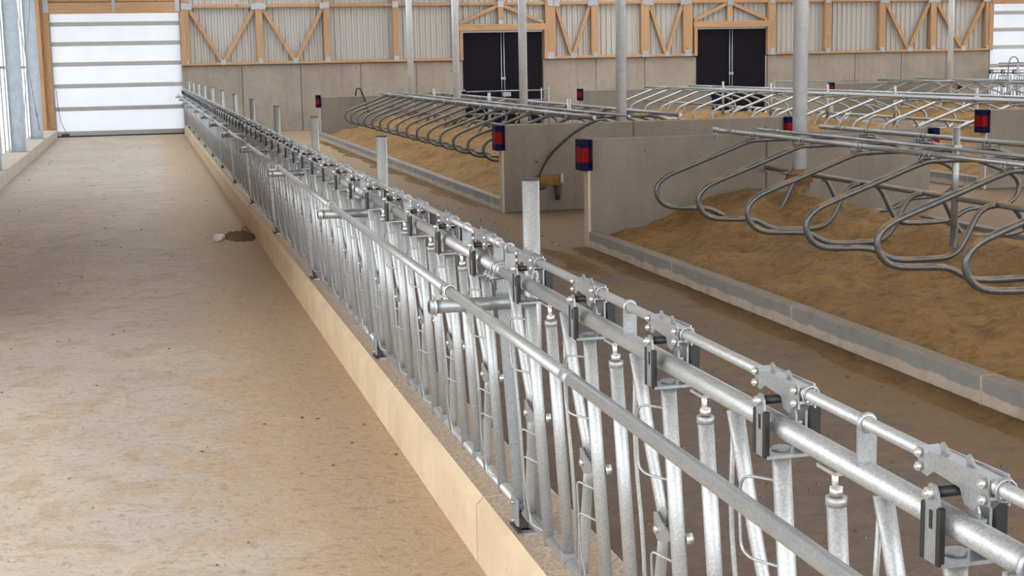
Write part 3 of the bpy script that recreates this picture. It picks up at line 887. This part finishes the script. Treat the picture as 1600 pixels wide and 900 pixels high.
def divider_wall(x0, x1, y, label, joints=(), h=1.33, brushes=(1, 1), lab2=('', '')):
    t = thing('divider_wall', label, 'wall', (x0, y, 0), 'low concrete walls across the ends of the sand beds')
    e = [x0]+list(joints)+[x1]
    for a, b in zip(e[:-1], e[1:]):
        MB().bbox(a+(.007 if a > x0 else 0), b-(.007 if b < x1 else 0), y, y+.16, 0, h, .012).build('concrete_panel', 'conc_div', t)
    MB().box(x0+.02, x1-.02, y+.02, y+.14, 0, h-.02).build('joint_filler', 'conc_div', t)
    MB().box(x0-.004, x0+.03, y-.004, y+.164, 0, .95, .004).build('lit_edge_strip', 'conc_edge', t)  # paler concrete stands in for light falling on the wall end
    for a in (0, 1):
        if brushes[a]:
            brush(x0 if a == 0 else x1, y, .95, 1.33 if a == 0 else 1.33, -1 if a == 0 else 1, lab2[a])
    return t

# --- the double stall divider (loops on both sides of the island centre)
LOOP = [(7.58, 1.335), (6.9, 1.335), (6.80, 1.325), (6.32, 1.15), (5.85, .985), (5.74, .93), (5.675, .86), (5.66, .79), (5.68, .71), (5.74, .64), (5.83, .60), (5.95, .585),
        (6.24, .575), (6.34, .55), (6.46, .48), (6.56, .45), (6.7, .44), (7.0, .44), (7.10, .455), (7.18, .50), (7.24, .58), (7.34, .78), (7.39, .85), (7.46, .89), (7.54, .90)]
def smooth(pts, it=1):
    P = [Vector((p[0], 0, p[1])) for p in pts]
    for _ in range(it):
        Q = [P[0]]
        for a, b in zip(P[:-1], P[1:]): Q += [a*.75+b*.25, a*.25+b*.75]
        P = Q+[P[-1]]
    return P
LP = smooth(LOOP)
DIV = {}
def divider(cx, Y, label, group, mat='galv_dull_shaded'):
    if mat not in DIV:
        t = thing('stall_divider', label, 'stall divider', (cx, Y, .6), group)
        for s_ in (1, -1):
            b = MB(); b.tube([(cx+s_*(p.x-7.58)*1.0, Y, p.z) for p in LP], .0285, 10)
            b.build('loop', mat, t)
            xr = cx-s_*.715
            b = MB()
            for d in (.0, .05):
                for q in (-.09, .09): 
                    b.tube([(xr+q, Y+.031*math.cos(2*math.pi*k/10), 1.335+.031*math.sin(2*math.pi*k/10)) for k in range(10)], .006, 5, closed=True)
            for q in (-.04, .04):
                b.tube([(xr+.032*math.cos(2*math.pi*k/10), Y+q, 1.387+.032*math.sin(2*math.pi*k/10)) for k in range(10)], .006, 5, closed=True)
            b.box(xr-.1, xr+.1, Y-.022, Y+.022, 1.357, 1.363)
            for q in (-.09, .09):
                for d in (-.031, .031): b.cyl((xr+q, Y+d, 1.35), (xr+q, Y+d, 1.385), .007, 5)
            b.build('clamp', 'galv_mid', t)
        DIV[mat] = (proto(t), cx, Y)
        return t
    pr, c0, y0 = DIV[mat]
    c = copy_tree(pr, (cx-c0, Y-y0, 0), label); c['group'] = group
    return c

def long_rail(name, label, x, z, ya, yb, r, mat, group, lift=True):
    t = thing(name, label, 'rail', (x, ya, z), group)
    y = ya; 
    while y < yb-.05:
        e = min(yb, y+6.4)
        MB().tube([(x, y, z), (x, e, z)], r, 12).build('pipe', mat, t)
        if e < yb-.1: MB().tube([(x, e-.06, z), (x, e+.06, z)], r+.004, 12).build('sleeve', mat, t)
        y = e
    return t

def stall_post(x, Y, label, zt=1.58):
    t = thing('stall_post', label, 'post', (x, Y, 0), 'thin posts in the middle of the sand beds')
    MB().tube([(x, Y, 0), (x, Y, .62)], .041, 14).build('ground_sleeve', 'galv_dull_shaded', t)
    MB().tube([(x, Y, .62), (x, Y, zt)], .034, 14).build('tube', 'galv_mid', t)
    MB().box(x-.04, x+.04, Y-.04, Y+.04, 1.36, 1.42, .004).build('rail_bracket', 'galv_mid', t)
    return t

def column(x, Y, label):
    t = thing('roof_column', label, 'column', (x, Y, .55), 'round galvanised roof columns')
    b = MB(); b.tube([(x, Y, .90), (x, Y, rz(x)-.02)], .086, 28); b.build('tube', 'galv_column', t)
    b = MB(); b.box(x-.16, x+.16, Y-.16, Y+.16, .885, .905, .004); b.build('base_plate', 'galv_dull_shaded', t)
    b = MB()
    for sx in (-1, 1):
        b.prism([(x+sx*.08, Y-.006, .905), (x+sx*.15, Y-.006, .905), (x+sx*.08, Y-.006, 1.02)], (0, .012, 0))
    b.build('gusset', 'galv_dull_shaded', t)
    b = MB()
    b.tube([(x, Y, -.0), (x, Y, .885)], [.17, .12], 14)
    b.build('pedestal', 'dirt_sand', t)
    b = MB(); b.tube([(x, Y, .80), (x, Y, .90), (x, Y, .955)], [.17, .15, .09], 12); b.build('sand_cover', 'sand', t, 'stuff')
    return t

bedn = {0: 'near sand bed', 1: 'long sand bed by the headlock alley', 2: 'second sand bed', 3: 'third sand bed'}
C1 = 7.58
# ---- island 1, camera side part
sand_bed(5.25, 1.0, 17.04, peakB, 0, 'heaped damp ochre sand in front of the low wall with the large loops', .075)
kerb_row(5.25, 0, 17.03, 'low grey kerb of the sand bed with the large loops, facing the headlocks')
kerb_row(9.9, 0, 17.03, 'low kerb on the far side of the sand bed with the large loops', side=-1)
divider_wall(5.25, 9.9, 17.04, 'low concrete wall at the end of the sand bed with the large loops', (7.6,), lab2=(
    'blue and red striped brush on the wall end in front of the heaped sand', 'blue and red striped brush behind the neck rails, on the heaped sand wall'))
grpB = 'double stall dividers over the sand bed with the large loops'
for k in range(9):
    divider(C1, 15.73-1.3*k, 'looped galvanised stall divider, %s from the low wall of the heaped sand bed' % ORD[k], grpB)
long_rail('neck_rail', 'neck rail over the large loops on the headlock side', 6.865, 1.395, 3.5, 16.95, .026, 'galv_mid', 'neck rails')
long_rail('neck_rail', 'neck rail over the large loops on the far side', 8.295, 1.395, 3.5, 16.95, .026, 'galv_mid', 'neck rails')
long_rail('centre_rail', 'slim pipe between the two neck rails over the large loops', 7.44, 1.39, 3.5, 16.95, .018, 'galv', 'centre pipes')
long_rail('brisket_rail', 'sand-covered low pipe down the middle of the heaped sand bed', 7.6, .90, 3.5, 17.0, .03, 'galv_sandy', 'low centre pipes')
b = MB(); b.box(7.58, 7.625, 17.025, 17.04, .84, .99, .003); tag(b.build('wall_bracket', 'galv_dull_shaded'), 'small steel bracket on the low wall holding the low centre pipe', 'bracket')
b = MB(); b.tube([(6.865, 16.93, 1.30), (6.865, 16.93, 1.40)], .012, 6); b.tube([(6.865+.03*math.cos(2*math.pi*k/10), 16.93, 1.33+.03*math.sin(2*math.pi*k/10)) for k in range(10)], .007, 5, closed=True)
b.box(6.825, 6.905, 16.9, 16.94, 1.42, 1.43)
tag(b.build('rail_clamp', 'galv_plate'), 'loose clamp hanging from the end of the neck rail above the low wall', 'clamp')
stall_post(C1, 12.58, 'thin round post with a dark sleeve standing in the heaped sand')
column(C1, 16.04, 'thick mottled roof column standing in the heaped sand')
# ---- island 1, long part behind the cross alley
sand_bed(5.25, 21.6, 45.4, peakA(3), 3, 'golden sand in the long bed beneath the row of small loops', .12)
kerb_row(5.25, 21.6, 45.4, 'low pale kerb of the long sand bed beneath the row of small loops')
kerb_row(9.9, 21.6, 45.4, 'low kerb on the far side of the long sand bed', side=-1)
divider_wall(5.25, 9.9, 21.45, 'low concrete wall with the black hose, at the end of the long sand bed', (7.35,), lab2=(
    'blue and red striped brush on the wall end beside the black hose', 'blue and red striped brush at the far end of the hose wall by the column'))
divider_wall(5.35, 9.9, 45.4, 'low concrete wall by the back wall, at the end of the long sand bed', (), 1.27, lab2=(
    'small dark red and blue brush on the wall end near the back wall', 'small brush at the hidden end of the wall near the back wall'))
grpA = 'double stall dividers over the long sand bed'
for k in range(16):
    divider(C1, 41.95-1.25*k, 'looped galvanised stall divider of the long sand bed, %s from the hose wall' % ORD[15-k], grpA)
for X, lb in ((6.865, 'neck rail over the row of small loops on the headlock side'), (8.295, 'neck rail over the row of small loops on the far side')):
    long_rail('neck_rail', lb, X, 1.39, 21.9, 43.0, .03, 'galv_mid', 'neck rails')
long_rail('centre_rail', 'slim pipe between the neck rails of the long sand bed', 7.44, 1.39, 21.9, 43.0, .02, 'galv_mid', 'centre pipes')
long_rail('brisket_rail', 'low pipe down the middle of the long sand bed', 7.6, .90, 21.6, 45.3, .03, 'galv_dull_shaded', 'low centre pipes')
for Y, q in ((25.73, 'first'), (32.05, 'second'), (38.4, 'third')):
    stall_post(C1, Y, 'thin round post in the long sand bed, %s from the hose wall' % q)
for Y, q in ((22.72, 'first'), (29.0, 'second'), (35.5, 'third'), (41.8, 'fourth')):
    column(C1, Y, 'round galvanised roof column over the long sand bed, %s from the hose wall' % q)
# ---- island 2
C2 = 15.93
sand_bed(13.6, 21.9, 45.4, peakA(11), 11, 'golden sand in the second bed beyond the cross alley', .16)
kerb_row(13.6, 21.9, 45.4, 'low kerb of the second sand bed beside the striped brush')
divider_wall(13.65, 18.3, 21.75, 'low concrete wall at the end of the second sand bed, cut by the picture edge', (), lab2=(
    'large blue and red striped brush on the wall end of the second sand bed', 'striped brush at the hidden end of the second bed wall'))
divider_wall(13.8, 18.3, 45.4, 'low concrete wall near the black doors, at the end of the second sand bed', (), 1.27, lab2=(
    'small brush on the wall end in front of the bare concrete between the black doors', 'small red brush in front of the second black door'))
g2 = 'double stall dividers over the second sand bed'
for k in range(16):
    divider(C2, 42.4-1.27*k, 'pale galvanised stall divider of the second sand bed, %s from the wall near the back' % ORD[k], g2, 'galv_mid')
for X, lb in ((C2-.715, 'neck rail of the second sand bed on the side of the long bed'), (C2+.715, 'neck rail of the second sand bed on the side away from the long bed')):
    long_rail('neck_rail', lb, X, 1.39, 22.0, 43.2, .03, 'galv', 'neck rails')
long_rail('centre_rail', 'slim pipe between the neck rails of the second sand bed', C2-.14, 1.39, 22.0, 43.2, .02, 'galv', 'centre pipes')
long_rail('brisket_rail', 'low pipe down the middle of the second sand bed', C2+.02, .90, 22.0, 45.3, .03, 'galv_mid', 'low centre pipes')
for i, Y in enumerate((25.73, 28.96, 32.2, 35.45, 38.7)):
    stall_post(C2, Y, 'thin round post of the second sand bed, %s from its brushed wall end' % ORD[i])
# ---- island 3
C3 = 24.93
sand_bed(22.6, 33, 45.4, peakA(21), 21, 'golden sand in the third bed near the far sectional door', .2)
kerb_row(22.6, 33, 45.4, 'low kerb of the third sand bed')
divider_wall(22.65, 27.4, 45.4, 'low concrete wall at the end of the third sand bed by the back wall', (), 1.29, lab2=(
    'small black and blue brush on the near end of the third bed wall', 'small red brush on the far end of the third bed wall'))
g3 = 'double stall dividers over the third sand bed'
for k in range(8):
    divider(C3, 44.4-1.3*k, 'pale galvanised stall divider of the third sand bed, %s from its end wall' % ORD[k], g3, 'galv_mid')
for X, lb in ((C3-.715, 'neck rail of the third sand bed on the side of the second bed'), (C3+.715, 'neck rail of the third sand bed on the side of the far feed alley')):
    long_rail('neck_rail', lb, X, 1.39, 34, 45.2, .03, 'galv_mid', 'neck rails')
long_rail('brisket_rail', 'low pipe down the middle of the third sand bed', C3, .90, 34, 45.3, .03, 'galv_mid', 'low centre pipes')
column(24.95, 41.9, 'slender-looking roof column standing in the third sand bed')
for i, Y in enumerate((38.5,)):
    stall_post(C3, Y, 'thin round post of the third sand bed')

# ================================================================== SMALLER THINGS
# sand trodden over the kerb on the alley
b = MB(); random.seed(3)
def ridge(xa, ya, yb, wmax, hmax, seed):
    res = .036; ny = int((yb-ya)/res); nx = int(wmax/res)
    vs = []
    for j in range(ny+1):
        Y = ya+(yb-ya)*j/ny; ed = min(1, min(Y-ya, yb-Y)/1.2)
        wj = wmax*(.45+.5*noise.noise(Vector((Y*.7, seed, 0))))
        for i in range(nx+1):
            d = wmax*i/nx
            k = max(0, 1-abs(d-wj*.45)/(wj*.5+.02)) 
            h = -.012+ed*k*hmax*(.55+.9*abs(noise.noise(Vector((Y*3, d*3, seed))))+.6*noise.noise(Vector((Y*11, d*11, seed)))+.45*noise.noise(Vector((Y*26, d*26, seed))))
            vs.append((xa-d, Y, h))
    b.add(vs, [(j*(nx+1)+i, (j+1)*(nx+1)+i, (j+1)*(nx+1)+i+1, j*(nx+1)+i+1) for j in range(ny) for i in range(nx)], True)
ridge(5.26, 2, 17.6, .75, .05, 1); ridge(5.26, 22, 44, .8, .04, 2); ridge(4.9, 14.2, 17.6, 1.0, .05, 5)
o = b.build('spilled_sand', 'sand_spill', None, 'stuff'); tag(o, 'crumbly brown sand spilled on the alley along the kerbs', 'sand')

# black hose and wall recess on the hose wall
def hose(pts, r, label):
    t = MB(); t.tube(bend(pts, .25, 5), r, 10); return tag(t.build('water_hose', 'plastic_hose'), label, 'hose', 'black water hoses')
hose([(6.95, 21.6, 1.37), (6.68, 21.38, 1.35), (6.32, 21.37, 1.16), (5.98, 21.37, .86), (5.82, 21.37, .6), (5.74, 21.37, .30)], .016, 'black hose arching down the wall between the two big brushes')
hose([(6.45, 45.2, 1.28), (6.48, 45.2, 1.5), (6.6, 45.25, 1.52), (6.74, 45.3, 1.2), (6.85, 45.32, .75)], .02, 'black hose sticking up over the wall near the back wall')
def niche(x, Y, z, label, s=1.0):
    t = thing('trough_outlet', label, 'outlet', (x, Y, z), 'sand-filled outlets in the divider walls')
    q = MB(); q.box(x-.2*s, x+.2*s, Y-.012, Y+.002, z-.085*s, z+.085*s); q.build('opening', 'cap', t)
    q = MB(); vs = []
    n1, n2 = 14, 8
    for j in range(n2+1):
        for i in range(n1+1):
            u, v_ = i/n1, j/n2
            e = min(1, 6*min(u, 1-u, v_, 1-v_))
            vs.append((x+(u-.5)*.4*s, Y-.013-.05*s*e*(.6+noise.noise(Vector((u*5, v_*4, x)))*.6), z+(v_-.5)*.17*s))
    q.add(vs, [(j*(n1+1)+i, j*(n1+1)+i+1, (j+1)*(n1+1)+i+1, (j+1)*(n1+1)+i) for j in range(n2) for i in range(n1)], True)
    q.build('sand_fill', 'sand', t, 'stuff')
    q = MB(); q.tube([(x+.14*s, Y-.05, z-.08*s), (x+.13*s, Y-.06, z-.3*s)], [.05*s, .035*s], 10); q.build('drain_pipe', 'cap', t)
    q = MB(); q.tube(bend([(x-.22*s, Y-.03, z-.12*s), (x-.1*s, Y-.04, z-.12*s), (x-.05*s, Y-.04, z-.1*s)], .03, 3), .018*s, 8); q.build('pipe_elbow', 'cap', t)
    q = MB(); q.bbox(x+.19*s, x+.235*s, Y-.05, Y-.0, z-.05*s, z+.1*s, .012); q.build('broken_rim', 'conc_edge', t)
niche(5.97, 21.45, .47, 'dark outlet packed with sand at the foot of the black hose')
niche(6.7, 45.4, .32, 'small dark outlet in the wall near the back wall', .9)

# gate in front of the first black door
t = thing('tubular_gate', 'galvanised tubular gate across the foot of the first black door', 'gate', (12.7, 51.0, 0))
for z in (1.2, .86, .4):
    MB().cyl((11.15, 50.95, z), (14.22, 50.95, z), .026, 8).build('gate_rail', 'galv_mid', t)
for x in (11.15, 13.98, 14.25):
    MB().cyl((x, 50.95, 0), (x, 50.95, 1.28), .03, 8).build('gate_post', 'galv_mid', t)
b = MB(); b.bbox(12.55, 12.85, 50.9, 50.99, 1.0, 1.15, .01); b.build('latch_box', 'galv_plate', t)
t = thing('tubular_gate', 'tubular rail beside the second black door', 'gate', (23.5, 51.0, 0))
MB().cyl((23.0, 50.9, 1.30), (26.5, 50.9, 1.27), .022, 8).build('gate_rail', 'galv_mid', t)
MB().cyl((23.0, 50.9, 0), (23.0, 50.9, 1.36), .03, 8).build('gate_post', 'galv_mid', t)
MB().cyl((26.5, 50.9, 0), (26.5, 50.9, 1.3), .03, 8).build('gate_post', 'galv_mid', t)
# passage hoop and rails at the far door
t = thing('passage_frame', 'hoop-topped passage frame with rails before the far sectional door', 'gate', (33, 50.6, 0))
hp = [(32.62, 50.6, 0), (32.66, 50.6, 1.7)]+[(32.88-.2*math.cos(a), 50.6, 1.8+.24*math.sin(a)) for a in [math.pi*k/8 for k in range(9)]]+[(33.08, 50.6, 0)]
MB().tube(hp, .022, 8).build('hoop', 'galv_dull_shaded', t)
for z in (1.80, 1.69):
    MB().cyl((32.3, 50.7, z), (36.8, 50.7, z), .02, 8).build('rail', 'galv_dull_shaded', t)
for x in (33.85, 35.4):
    MB().cyl((x, 50.7, 0), (x, 50.7, 1.86), .03, 8).build('post', 'galv_dull_shaded', t)
for z in (1.32, .5):
    MB().cyl((32.3, 50.65, z), (32.62, 50.65, z), .018, 8).build('rail', 'galv_dull_shaded', t)
    MB().cyl((33.1, 50.65, z), (36.0, 50.65, z), .018, 8).build('rail', 'galv_dull_shaded', t)
for i in range(16):
    x = 33.2+.17*i
    if i != 4: MB().cyl((x, 50.65, .5), (x, 50.65, 1.32), .012, 6).build('bar', 'galv_dull_shaded', t)
for x in (32.38, 32.46, 32.54): MB().cyl((x, 50.65, .5), (x, 50.65, 1.32), .012, 6).build('bar', 'galv_dull_shaded', t)

# debris by the feed kerb
t = thing('dirt_heap', 'small dark heap of dirt and leaves against the cream feed kerb', 'dirt', (1.25, 19.9, 0))
b = MB(); vs = []; n_ = 22
for j in range(n_+1):
    for i in range(n_+1):
        u, v_ = i/n_, j/n_; e = max(0, 1-((u-.65)**2*5+(v_-.5)**2*4.2))
        vs.append((.85+.55*u, 19.3+1.3*v_, -.01+.10*e*(.4+abs(noise.noise(Vector((u*6, v_*8, 2)))))+(.03*noise.noise(Vector((u*20, v_*20, 2))) if e > .05 else 0)))
b.add(vs, [(j*(n_+1)+i, j*(n_+1)+i+1, (j+1)*(n_+1)+i+1, (j+1)*(n_+1)+i) for j in range(n_) for i in range(n_)], True)
b.build('heap', 'dirt', t)
b = MB(); b.tube(bend([(1.32, 19.5, .01), (1.2, 19.55, .14), (1.3, 20.2, .12), (1.36, 20.4, .0)], .2, 5), .006, 6); b.build('twig', 'dirt', t)
b = MB(); b.tube([(.86, 19.55, .045), (.97, 19.62, .05)], [.055, .038], 12); tag(b.build('paper_cup', 'paper'), 'small crumpled white cup beside the dirt heap', 'cup')
# loose crumbs on the feed alley
b = MB(); random.seed(11)
for i in range(260):
    y = 5+38*random.random()**1.6; x = random.uniform(-2.6, 1.36); r = random.uniform(.003, .008)*(1+.02*y)
    a = random.random()*6.28; p = [(x+r*1.6*math.cos(a+k*1.57)*(1 if k % 2 else .45), y+r*1.6*math.sin(a+k*1.57), .001+(.35*r if k in (0, 1) else 0)) for k in range(4)]
    b.prism(p, (0, 0, r*.5))
tag(b.build('feed_crumbs', 'dirt', None, 'stuff'), 'dark crumbs of feed and dirt scattered on the feed alley floor', 'crumbs')
b = MB(); random.seed(12)
for i in range(900):
    y = 6+18*random.random()**1.3; x = random.uniform(1.9, 5.2); r = random.uniform(.006, .02)
    a = random.random()*6.28
    vs = [(x+r*math.cos(a+k*2.1), y+r*math.sin(a+k*2.1), 0) for k in range(3)]+[(x, y, r*random.uniform(.6, 1.1))]
    b.add(vs, [(0, 1, 3), (1, 2, 3), (2, 0, 3)])
tag(b.build('soil_crumbs', 'dirt', None, 'stuff'), 'dark clods scattered over the brown alley floor', 'crumbs')
